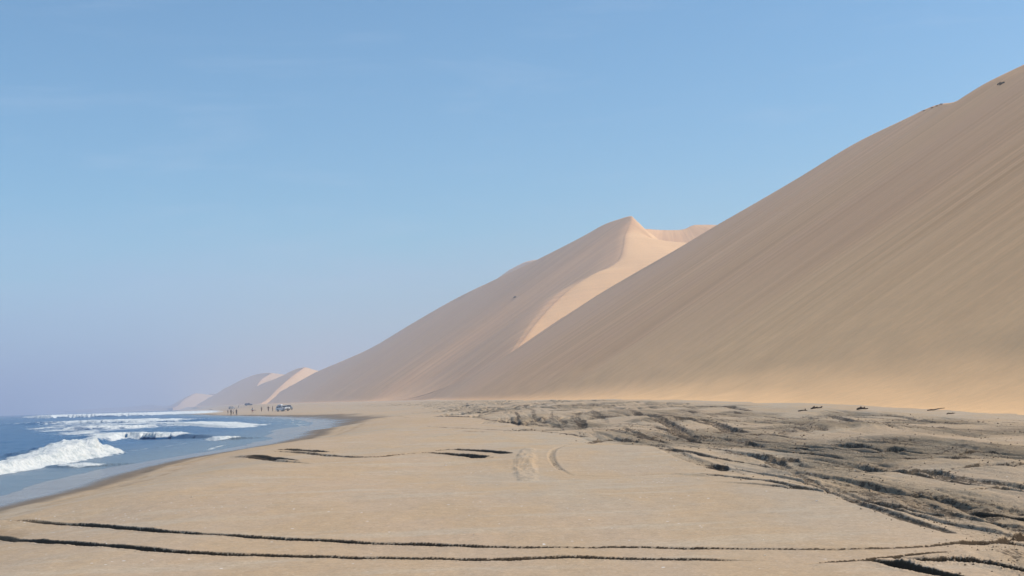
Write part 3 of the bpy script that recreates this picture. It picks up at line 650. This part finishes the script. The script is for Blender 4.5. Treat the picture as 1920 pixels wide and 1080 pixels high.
# -- low dunes along the coast almost lost in the haze
far_dune([((395, 738, 4300), (480, 745, 4350)), ((425, 739, 4500), (480, 745, 4600)), ((375, 746, 4900), (430, 752, 5000)), ((310, 761, 5300), (360, 764, 5500)), ((280, 759, 5700), (330, 762, 5900)), ((235, 763.5, 6200), (280, 766, 6500)), ((180, 766, 6700), (220, 769, 7000)), ((90, 771, 7300), (150, 773, 7500))], 900, streak=1)

# ------------------------------------------------------------------ HAZE
hb = bpy.data.meshes.new('haze'); bm = bmesh.new(); bmesh.ops.create_cube(bm, size=1)
for v in bm.verts: v.co = Vector((v.co.x * 32000, v.co.y * 32000 + 50, (v.co.z + .5) * 182 - 6.0))
bm.to_mesh(hb); bm.free(); ho = bpy.data.objects.new('haze', hb); COL.objects.link(ho); ho['kind'] = 'stuff'
ho['label'] = 'thin sea haze over the beach and the dunes'; 
hm = bpy.data.materials.new('haze'); hm.use_nodes = True; hn = hm.node_tree.nodes; hn.clear()
pv = hn.new('ShaderNodeVolumePrincipled'); pv.inputs['Color'].default_value = (.67, .73, .88, 1); pv.inputs['Density'].default_value = 0.00044
pv.inputs['Anisotropy'].default_value = 0.0
out = hn.new('ShaderNodeOutputMaterial'); hm.node_tree.links.new(pv.outputs[0], out.inputs['Volume']); hb.materials.append(hm)
# ------------------------------------------------------------------ THINGS
bpy.context.view_layer.update()
DUNES = [o for o in S.objects if o.name.startswith('dune')]
def hit(px, py):
    d = ray(px, py).normalized(); best = None
    for o in DUNES:
        ok, loc, nor, _ = o.ray_cast(Vector((0, 0, CAM_Z)), d)
        if ok and (best is None or loc.length < best[0].length): best = (loc, nor)
    return best
def px_of(p):
    v = Vector(p) - Vector((0, 0, CAM_Z)); q = v.dot(_f)
    return 960 + F_PX * v.dot(_r) / q, 540 - F_PX * v.dot(_u) / q

def plain(name, col, rough=.6, metal=0.0, var=.12, spec=.4, vs=6.0):
    t = NT(name); tcn = t.n.new('ShaderNodeTexCoord').outputs['Object']
    n = t.noise(tcn, vs, 4, .6)
    dk = tuple(c * (1 - var) for c in col); lt = tuple(min(1, c * (1 + var)) for c in col)
    return t.fin(t.mix(t.ramp(n, .3, .7), dk, lt), rough, None, spec, Metallic=metal)
M_white = plain('white_paint', (.78, .79, .80), .28, 0, .04, .5); M_grey = plain('grey_paint', (.30, .31, .33), .35, 0, .06); M_blue = plain('blue_paint', (.10, .14, .24), .35, 0, .06)
M_glass = plain('dark_glass', (.015, .02, .025), .06, 0, .1, .8); M_rub = plain('tyre_rubber', (.02, .02, .02), .85); M_rim = plain('alloy', (.45, .46, .48), .35, .9)
M_black = plain('black_plastic', (.03, .03, .032), .6); M_lamp = plain('lamp_lens', (.75, .78, .80), .1, 0, .05, .8); M_red = plain('red_lens', (.45, .02, .02), .2)
M_skin = plain('skin', (.30, .16, .10), .6, 0, .08); M_hair = plain('dark_hair', (.02, .014, .010), .8); M_sole = plain('shoe_leather', (.05, .04, .035), .7)
M_wood = plain('weathered_wood', (.06, .042, .030), .9, 0, .4, .2, 12); M_leaf = plain('scrub_leaf', (.050, .058, .026), .8, 0, .4, .2, 9); M_shell = plain('shell', (.80, .77, .70), .45, 0, .08, .4, 30)
CL = {k: plain('cloth_' + k, v, .9, 0, .12, .1) for k, v in dict(black=(.018, .02, .024), green=(.035, .05, .042), white=(.82, .82, .80), grey=(.11, .11, .105), brown=(.055, .036, .034), red=(.38, .06, .06), navy=(.03, .04, .07), khaki=(.22, .18, .12)).items()}

def bm_obj(name, bm, mat, parent=None, smooth=False, bevel=0):
    if bevel:
        bmesh.ops.bevel(bm, geom=[e for e in bm.edges if e.calc_face_angle(0) > .5], offset=bevel, segments=2, affect='EDGES', clamp_overlap=True)
    bmesh.ops.recalc_face_normals(bm, faces=bm.faces)
    me = bpy.data.meshes.new(name); bm.to_mesh(me); bm.free(); me.materials.append(mat)
    if smooth:
        me.polygons.foreach_set('use_smooth', [True] * len(me.polygons))
    o = bpy.data.objects.new(name, me); COL.objects.link(o)
    if parent: o.parent = parent
    return o
def box(bm, c, s, taper=(1, 1)):
    g = bmesh.ops.create_cube(bm, size=1)['verts']
    for v in g:
        k = taper if v.co.z > 0 else (1, 1)
        v.co = Vector((c[0] + v.co.x * s[0] * k[0], c[1] + v.co.y * s[1] * k[1], c[2] + v.co.z * s[2]))
    return bm
def prism(bm, prof, y0, y1, inset=0):
    """side profile (x,z) extruded across y; the upper points may be pulled in"""
    zs = [p[1] for p in prof]; zm = max(zs); zl = min(zs)
    def pull(z): return inset * (z - zl) / (zm - zl + 1e-9)
    a = [bm.verts.new((x, y0 + pull(z), z)) for x, z in prof]; b = [bm.verts.new((x, y1 - pull(z), z)) for x, z in prof]
    bm.faces.new(a); bm.faces.new(list(reversed(b)))
    for i in range(len(prof)):
        j = (i + 1) % len(prof); bm.faces.new((a[j], a[i], b[i], b[j]))
    return bm
def lathe_y(bm, prof, cx, cy, cz, n=20):
    rings = []
    for r, y in prof:
        rings.append([bm.verts.new((cx + r * math.cos(2 * math.pi * k / n), cy + y, cz + r * math.sin(2 * math.pi * k / n))) for k in range(n)])
    for A, B in zip(rings[:-1], rings[1:]):
        for k in range(n): bm.faces.new((A[k], A[(k + 1) % n], B[(k + 1) % n], B[k]))
    bm.faces.new(rings[0]); bm.faces.new(list(reversed(rings[-1])))
    return bm
def root(name, loc, rot=(0, 0, 0), scale=1, **kw):
    o = bpy.data.objects.new(name, None); COL.objects.link(o); o.location = loc; o.rotation_euler = rot; o.scale = (scale,) * 3
    o.empty_display_size = .2
    for k, v in kw.items(): o[k] = v
    return o
def copy_tree(o, parent=None):
    c = o.copy(); COL.objects.link(c); c.parent = parent
    for ch in [x for x in list(S.objects) if x.parent == o]: copy_tree(ch, c)
    return c

def vehicle(name, paint, pickup=False, roof_load=None, loc=(0, 0, 0), yaw=0, tilt=0, **kw):
    """+x is forward; length 4.9, width 1.9"""
    r = root(name, loc, (0, tilt, yaw), **kw)
    def wh_arch(cx, R=.47, n=7): return [(cx + R * math.cos(math.pi * k / (n - 1)), .42 + R * .95 * math.sin(math.pi * k / (n - 1))) for k in range(n)]
    front, rear = wh_arch(1.45), wh_arch(-1.45)
    prof = [(2.42, .45), (2.46, .85), (2.36, 1.08), (1.15, 1.18), (-2.40, 1.16), (-2.44, .5)] + [(-1.92, .42)] + list(reversed(rear)) + [(-.95, .36), (.95, .36)] + list(reversed(front)) + [(1.95, .42)]
    bm = bmesh.new(); prism(bm, prof, -.94, .94); body = bm_obj('body', bm, paint, r, bevel=.04)
    back = -.55 if pickup else -2.30
    bm = bmesh.new(); prism(bm, [(1.10, 1.16), (.35, 1.74), (.15, 1.80), (back + .18, 1.82), (back + .06, 1.74), (back, 1.16)], -.90, .90, .13); bm_obj('cabin', bm, paint, r, bevel=.03)
    # glass, set just proud of the cabin
    bm = bmesh.new(); v = [bm.verts.new(p) for p in ((1.085, -.78, 1.215), (1.085, .78, 1.215), (.40, .70, 1.735), (.40, -.70, 1.735))]
    bm.faces.new(v); bmesh.ops.solidify(bm, geom=bm.faces[:], thickness=.03); bm_obj('windscreen', bm, M_glass, r)
    spans = [(.78, .05), (-.02, -.45)] if pickup else [(.78, .02), (-.06, -.95), (-1.03, -2.12)]
    for sgn in (-1, 1):
        for (xa, xb) in spans:
            bm = bmesh.new(); top = min(xa, .33)
            pts = [(xa, 1.25), (top, 1.68), (xb, 1.68), (xb, 1.25)]
            vs = [bm.verts.new((x, sgn * (.905 - .13 * (z - 1.16) / .66), z)) for x, z in pts]
            bm.faces.new(vs); bmesh.ops.solidify(bm, geom=bm.faces[:], thickness=.02); bm_obj('side_window', bm, M_glass, r)
        bm = bmesh.new(); box(bm, (.82, sgn * 1.02, 1.24), (.10, .18, .16)); bm_obj('mirror', bm, M_black, r, bevel=.02)
        bm = bmesh.new(); box(bm, (2.40, sgn * .74, .93), (.10, .30, .17)); bm_obj('headlight', bm, M_lamp, r, bevel=.02)
        bm = bmesh.new(); box(bm, (-2.42, sgn * .82, .92), (.06, .14, .30)); bm_obj('tail_light', bm, M_red, r, bevel=.01)
        for cx in (1.45, -1.45):
            w = root('wheel', (cx, sgn * .84, .40)); w.parent = r
            bm = bmesh.new(); lathe_y(bm, [(.25, -.12), (.37, -.13), (.40, -.09), (.40, .09), (.37, .13), (.25, .12)], 0, 0, 0, 24); bm_obj('tyre', bm, M_rub, w, True)
            bm = bmesh.new(); lathe_y(bm, [(.05, -.14), (.24, -.125), (.25, -.10), (.25, .10), (.24, .125), (.05, .14)], 0, 0, 0, 16); bm_obj('rim', bm, M_rim, w)
    bm = bmesh.new(); box(bm, (2.44, 0, .90), (.06, 1.10, .20)); 
    for k in range(3): box(bm, (2.475, 0, .84 + .06 * k), (.02, 1.08, .02))
    bm_obj('grille', bm, M_black, r)
    bm = bmesh.new(); box(bm, (2.50, 0, .56), (.16, 1.86, .24)); bm_obj('front_bumper', bm, M_black if not pickup else M_grey, r, bevel=.04)
    bm = bmesh.new(); box(bm, (-2.50, 0, .56), (.12, 1.80, .20)); bm_obj('rear_bumper', bm, M_black, r, bevel=.03)
    if pickup:
        bm = bmesh.new(); box(bm, (-1.52, 0, 1.17), (1.6, 1.5, .03)); bm_obj('load_bed', bm, M_black, r)
        bm = bmesh.new(); box(bm, (-1.5, 0, 1.48), (1.72, 1.76, .56), (.92, .9)); bm_obj('canopy', bm, paint, r, bevel=.04)
    else:
        bm = bmesh.new()
        for yy in (-.62, .62): box(bm, (-.95, yy, 1.90), (2.4, .04, .04))
        for xx in (-2.0, -1.3, -.6, .1): box(bm, (xx, 0, 1.872), (.04, 1.26, .03))
        for xx in (-1.9, 0): 
            for yy in (-.62, .62): box(bm, (xx, yy, 1.83), (.05, .04, .10))
        bm_obj('roof_rack', bm, M_black, r)
    return r

# ---- people
def skin_mesh(name, V, E, Rr, mat, parent, rootv=0, sub=1):
    me = bpy.data.meshes.new(name); me.from_pydata(V, E, []); o = bpy.data.objects.new(name, me); COL.objects.link(o)
    m = o.modifiers.new('s', 'SKIN'); m.use_smooth_shade = True
    for i, sv_ in enumerate(me.skin_vertices[0].data):
        rr = Rr[i]; sv_.radius = rr if isinstance(rr, tuple) else (rr, rr); sv_.use_root = (i == rootv)
    m2 = o.modifiers.new('u', 'SUBSURF'); m2.levels = m2.render_levels = sub
    dg = bpy.context.evaluated_depsgraph_get(); nm = bpy.data.meshes.new_from_object(o.evaluated_get(dg))
    o.modifiers.clear(); o.data = nm; bpy.data.meshes.remove(me); nm.name = name; nm.materials.clear(); nm.materials.append(mat); o.parent = parent
    return o
def person(label, px, D, shirt, legs, hair=True, scale=1.0, yaw=0, arms=((.28, .02, .98), (-.28, .02, .98)), elbows=None, stride=.08, lean=0.0, hat=None, shorts=False, group=None, hood=False):
    x, y = at_d(px, 770, D)[0], D; z = gz(x, y)
    r = root('person', (x, y, z - .01), (0, 0, yaw), scale, label=label, category='person')
    if group: r['group'] = group
    L = lean
    V, E, R_ = [], [], []
    def add(p, rad, frm=None):
        V.append(p); R_.append(rad)
        if frm is not None: E.append((frm, len(V) - 1))
        return len(V) - 1
    pel = add((0, 0, .95), (.14, .10)); wa = add((0, -.02 + L * .3, 1.12), (.125, .09), pel); ch = add((0, L * .7, 1.32), (.15, .105), wa); sh = add((0, L, 1.44), (.11, .08), ch)
    nk = add((0, L + .01, 1.52), .052, sh); h1 = add((0, L + .03, 1.60), (.072, .085), nk); h2 = add((0, L + .02, 1.68), (.076, .092), h1); h3 = add((0, L + .01, 1.75), (.055, .065), h2)
    add((0, L + .135, 1.625), .014, h1); add((.085, L + .01, 1.63), .016, h1); add((-.085, L + .01, 1.63), .016, h1)
    arm_pts = []; leg_pts = []
    for s_, hnd in zip((1, -1), arms):
        a0 = add((.17 * s_, L, 1.41), .058, sh); e = (elbows[0 if s_ > 0 else 1] if elbows else ((.17 * s_ + hnd[0]) / 2 + .04 * s_, (L + hnd[1]) / 2 - .04, (1.41 + hnd[2]) / 2))
        a1 = add(e, .042, a0); a2 = add(hnd, .028, a1)
        d = (Vector(hnd) - Vector(e)).normalized(); pm = Vector(hnd) + d * .07; a3 = add(tuple(pm), (.036, .018), a2)
        side = Vector((0, 1, 0)) if abs(d.y) < .8 else Vector((1, 0, 0))
        for k, ln in enumerate((.075, .085, .08, .062)):
            b = pm + side * (.024 - .016 * k) + d * .02; f1 = add(tuple(b), .009, a3); f2 = add(tuple(b + d * ln * .5 + Vector((-.006 * s_, 0, 0))), .008, f1); add(tuple(b + d * ln + Vector((-.022 * s_, 0, 0))), .007, f2)
        tb = Vector(hnd) + d * .03 + side * .04; t1 = add(tuple(tb), .010, a2); add(tuple(tb + d * .045 + side * .012), .009, t1)
        arm_pts.append(((.17 * s_, L, 1.41), e, hnd))
    for s_ in (1, -1):
        fy = stride * s_
        hp = add((.09 * s_, 0, .88), .085, pel); kn = add((.10 * s_, fy * .55 + .03, .50), .055, hp); an = add((.11 * s_, fy, .09), .036, kn)
        he = add((.11 * s_, fy - .03, .045), .034, an); add((.125 * s_, fy + .15, .035), (.036, .022), he)
        leg_pts.append(((.09 * s_, 0, .88), (.10 * s_, fy * .55 + .03, .50), (.11 * s_, fy, .11)))
    skin_mesh('body', V, E, R_, M_skin, r)
    # clothes
    V, E, R_ = [(0, 0, .93), (0, -.02 + L * .3, 1.12), (0, L * .7, 1.32), (0, L, 1.45)], [(0, 1), (1, 2), (2, 3)], [(.165, .125), (.15, .115), (.175, .13), (.12, .095)]
    for (a, e, h) in arm_pts:
        n = len(V); V += [a, e, tuple(Vector(e).lerp(Vector(h), .75))]; E += [(3, n), (n, n + 1), (n + 1, n + 2)]; R_ += [.075, .058, .046]
    skin_mesh('jacket' if hood else 'shirt', V, E, R_, shirt, r)
    V, E, R_ = [(0, 0, .97)], [], [(.165, .125)]
    for (a, k, f) in leg_pts:
        n = len(V); f2 = tuple(Vector(k).lerp(Vector(f), 0.0 if shorts else .95)); V += [a, k] if shorts else [a, k, f2]; E += [(0, n), (n, n + 1)] + ([] if shorts else [(n + 1, n + 2)]); R_ += [.105, .078] + ([] if shorts else [.06])
    skin_mesh('trousers', V, E, R_, legs, r)
    for (a, k, f) in leg_pts:
        skin_mesh('shoe', [(f[0], f[1] - .05, .05), (f[0], f[1] + .05, .045), (f[0] * 1.1, f[1] + .17, .035)], [(0, 1), (1, 2)], [.045, .045, (.048, .03)], M_sole, r)
    if hat: skin_mesh('hat', [(0, L, 1.70), (0, L, 1.78)], [(0, 1)], [(.13, .14), (.08, .085)], hat, r)
    else: skin_mesh('hair', [(0, L - .03, 1.62), (0, L - .015, 1.70), (0, L + .01, 1.765)], [(0, 1), (1, 2)], [(.075, .06), (.088, .088), (.062, .066)], M_hair, r)
    return r
GA = 'four people standing together at the water edge'
person('short person in black with one arm held out, nearest the sea', 427.5, 432, CL['black'], CL['black'], scale=.88, yaw=1.2, arms=((.30, .30, 1.25), (-.26, .05, .98)), group=GA)
person('broad adult in dark green jacket and trousers standing among four people', 433.2, 398, CL['green'], CL['green'], scale=1.04, yaw=.2, hood=True, group=GA)
person('short person in black with a white top bending beside the adult in green', 437.3, 425, CL['white'], CL['black'], scale=.82, yaw=-1.0, lean=.10, arms=((.22, .35, 1.05), (-.22, .35, 1.05)), group=GA)
person('tall slim person in grey standing alone right of the group at the water edge', 443.3, 388, CL['grey'], CL['grey'], scale=1.06, yaw=-.3, arms=((.2, .1, .98), (-.2, .12, 1.0)), group=GA)
pc = person('person in a white and red top carrying a long dark board', 473.6, 412, CL['white'], CL['red'], scale=1.02, yaw=2.9, shorts=True, stride=.18, arms=((.30, .12, .92), (-.30, .12, .92)), hat=CL['black'])
person('person in brown and grey walking between the board carrier and the car', 490.4, 470, CL['grey'], CL['brown'], yaw=.6, scale=1.0, stride=.2)
person('broad person in a dark brown coat two steps from the white car', 503.3, 452, CL['brown'], CL['brown'], yaw=.1, scale=1.05, hood=True, arms=((.33, .02, 1.02), (-.33, .02, 1.02)))
person('person in dark clothes standing right behind the open rear of the white car', 511.2, 448, CL['brown'], CL['navy'], yaw=1.6, scale=1.02)
person('hazy figure standing beside the distant blue pickup', 459.6, 900, CL['grey'], CL['grey'], yaw=.5)
person('hazy figure between the two distant vehicles', 447.3, 900, CL['grey'], CL['navy'], yaw=.9)
person('left one of two tiny figures on the far beach across the bay', 393.4, 1150, CL['navy'], CL['navy'])
person('right one of two tiny figures on the far beach across the bay', 396.4, 1150, CL['navy'], CL['navy'], yaw=1)
# the board held at hip height
bm = bmesh.new(); N = 18; ring = []
for k in range(N):
    a = 2 * math.pi * k / N; xx = .82 * math.cos(a); yy = .20 * math.sin(a) * (1 - .25 * math.cos(a)); ring.append((xx, yy))
up = [bm.verts.new((a, b, .03 + .06 * (a / .8) ** 2)) for a, b in ring]; dn = [bm.verts.new((a, b, -.02 + .06 * (a / .8) ** 2)) for a, b in ring]
bm.faces.new(up); bm.faces.new(list(reversed(dn)))
for k in range(N): bm.faces.new((up[k], dn[k], dn[(k + 1) % N], up[(k + 1) % N]))
bo = bm_obj('body_board', bm, CL['black']); bo.location = Vector(pc.location) + Vector((.35, -.28, .93)); bo.rotation_euler = (.2, .12, -.1)
bo['label'] = 'long dark board carried flat at hip height'; bo['category'] = 'board'

# ---- vehicles
def on_beach(px, D):
    x = at_d(px, 770, D)[0]; return (x, D, gz(x, D))
car = vehicle('parked_car', M_white, loc=on_beach(530.5, 425), yaw=-.72, tilt=-.05, label='white four wheel drive wagon with roof load, parked nearest on the beach', category='car')
px2 = on_beach(541.0, 490)
vehicle('parked_car', M_grey, pickup=True, loc=(px2[0], px2[1], px2[2] + .02), yaw=-1.15, label='grey pickup with canopy half hidden behind the white wagon', category='car')
vehicle('parked_car', M_blue, pickup=True, loc=on_beach(466.5, 880), yaw=.1, label='blue grey pickup in the haze beyond the board carrier', category='car')
vehicle('parked_car', M_grey, loc=on_beach(435.0, 930), yaw=1.0, label='dim grey wagon in the haze beyond the four people', category='car')
vehicle('parked_car', M_white, loc=on_beach(322, 2600), yaw=2.6, label='tiny white car below the farthest sunlit dune', category='car')
# load on the wagon's roof
bm = bmesh.new(); prism(bm, [(-.85, 0), (-.95, .12), (-.80, .30), (.55, .34), (.85, .16), (.80, 0)], -.42, .42, .08)
rb = bm_obj('roof_box', bm, M_white, None, bevel=.05)
rb.rotation_euler = car.rotation_euler; rb.location = Vector(car.location) + car.rotation_euler.to_matrix() @ Vector((-1.2, 0, 1.925))
rb['label'] = 'white load box on the roof rack of the white wagon'; rb['category'] = 'roof box'

# ---- scrub on the ridges
def shrub(px, py, w, h, label, n=260, group=None):
    ht = hit(px, py)
    if ht is None: return
    loc = ht[0]; r = root('dune_shrub', loc + Vector((0, 0, -.05)), label=label, category='shrub')
    if group: r['group'] = group
    rnd = random.Random(int(px * 7 + py)); bm = bmesh.new()
    for k in range(n):
        a = rnd.random() * 6.283; q = rnd.random() ** .6; cx, cy = math.cos(a) * q * w / 2, math.sin(a) * q * w * .35
        cz = h * (1 - q * q) * (rnd.random() ** .7) + .05; s_ = h * (.10 + .14 * rnd.random())
        u = Vector((rnd.uniform(-1, 1), rnd.uniform(-1, 1), rnd.uniform(-.3, 1))).normalized() * s_; v = Vector((rnd.uniform(-1, 1), rnd.uniform(-1, 1), rnd.uniform(-1, 1))).normalized() * s_ * .5
        c = Vector((cx, cy, cz)); bm.faces.new([bm.verts.new(c - u), bm.verts.new(c + v), bm.verts.new(c + u), bm.verts.new(c - v)])
    bm_obj('foliage', bm, M_leaf, r)
    V, E, R_ = [(0, 0, -.2), (0, 0, .08)], [(0, 1)], [.06, .05]
    for k in range(6):
        a = k * 1.05; V.append((math.cos(a) * w * .28, math.sin(a) * w * .2, h * .55)); E.append((1, len(V) - 1)); R_.append(.02)
    skin_mesh('stem', V, E, R_, M_wood, r, sub=0)
    return r
GS = 'dark scrub along the skyline of the great dune'
shrub(1733, 208, 1.9, .35, 'lowest thin clump of scrub on the skyline of the great dune', group=GS)
shrub(1748, 202.5, 1.6, .4, 'second clump of scrub up the skyline of the great dune', group=GS)
shrub(1757, 199, 1.3, .35, 'small clump between two others high on the skyline scrub', group=GS)
shrub(1765.5, 196.5, 1.9, .42, 'highest and widest clump of scrub on the dune skyline', group=GS)
shrub(1876, 159, 1.5, .7, 'lone dark bush near the top of the great dune')
shrub(1882, 156, .8, .4, 'thin trailing tuft beside the lone bush near the dune top')
shrub(965.5, 558, 2.4, 1.1, 'single tiny bush halfway up the second dune')

# ---- driftwood at the foot of the dune, shells on the sand
def surf_pt(px, py):
    x, y = lay(px, py); z = gz(x, y); h_ = hit(px, py)
    if h_ is not None and h_[0].y < y: return h_[0]
    return Vector((x, y, z))
def drift(px, py, L, rad, ang, label, forks=2):
    p = surf_pt(px, py); rnd = random.Random(int(px)); V, E, R_ = [(-L / 2, 0, rad * .6)], [], [rad * .6]
    for k in range(1, 6):
        V.append((-L / 2 + L * k / 5, rnd.uniform(-.08, .08) * L, rad * .9 + rnd.uniform(0, .08) * L)); E.append((k - 1, k)); R_.append(rad * (1.1 - .15 * k))
    for f in range(forks):
        i = rnd.randint(1, 4); V.append((V[i][0] + rnd.uniform(-.1, .3) * L, rnd.uniform(-.25, .25) * L, V[i][2] + rnd.uniform(.05, .22) * L)); E.append((i, len(V) - 1)); R_.append(rad * .4)
    o = skin_mesh('driftwood', V, E, R_, M_wood, None); o.location = p; o.rotation_euler = (0, 0, ang)
    o['label'] = label; o['category'] = 'driftwood'; o['group'] = 'driftwood along the foot of the dune'
drift(1531, 766, .85, .065, .3, 'thick dark piece of driftwood on the crest of the churned sand', 3)
drift(1617, 769, .7, .08, -.4, 'short stub of driftwood on smooth orange sand')
drift(1754, 769.5, 1.3, .045, .5, 'long straight stick lying on the orange foot of the dune', 0)
drift(1783, 777, .5, .04, .2, 'small twig right of the long straight stick', 1)
drift(1505, 771, .6, .05, -.1, 'thin twig left of the thick driftwood', 2)
def shell_proto():
    bm = bmesh.new(); n = 14; rr = []
    for j in range(4):
        f = (j + 1) / 4; ring = []
        for k in range(n + 1):
            a = math.pi * (.08 + .84 * k / n); rad = f * (1 + .05 * (k % 2)); ring.append(bm.verts.new((rad * math.cos(a), rad * math.sin(a) - .4, .42 * (1 - f * f) + .10)))
        rr.append(ring)
    c = bm.verts.new((0, -.4, .40))
    for k in range(n): bm.faces.new((c, rr[0][k], rr[0][k + 1]))
    for A, B in zip(rr[:-1], rr[1:]):
        for k in range(n): bm.faces.new((A[k], B[k], B[k + 1], A[k + 1]))
    bmesh.ops.solidify(bm, geom=bm.faces[:], thickness=.06)
    return bm_obj('seashell', bm, M_shell, None, True)
sp = shell_proto(); first = True
for px, py, s_, lab in [(360, 933.5, .030, 'white shell alone on bare sand above the two long ruts, left side'), (1434, 1043, .020, 'bright white shell just below the lower of the two long ruts'),
        (1668, 995, .012, 'white shell close to the edge of the churned sand'), (1634, 981, .014, 'pale shell above the upper long rut, right side'), (1717, 1033, .020, 'flat white shell between the thin curved rut and the upper long rut'),
        (1757, 779, .06, 'white lump on the orange sand below the long straight stick'), (1432, 1014, .010, 'small shell just above the upper long rut'), (836, 873, .045, 'pale shell near the end of the dark middle ruts'),
        (888, 1004, .014, 'small shell in the middle of the near sand'), (1532, 940, .030, 'shell beside the left border of the wheel ruts'), (553, 911, .018, 'tiny white shell far left of the low sand ridge'), (102, 1045, .012, 'small shell in the near left corner'), (1501, 1030, .014, 'shell resting on the upper long rut')]:
    o = sp if first else sp.copy()
    if not first: COL.objects.link(o)
    first = False; p = surf_pt(px, py); o.location = p; o.scale = (s_, s_, s_); o.rotation_euler = (0, .1, px % 6)
    o['label'] = lab; o['category'] = 'shell'; o['group'] = 'white shells scattered on the sand'
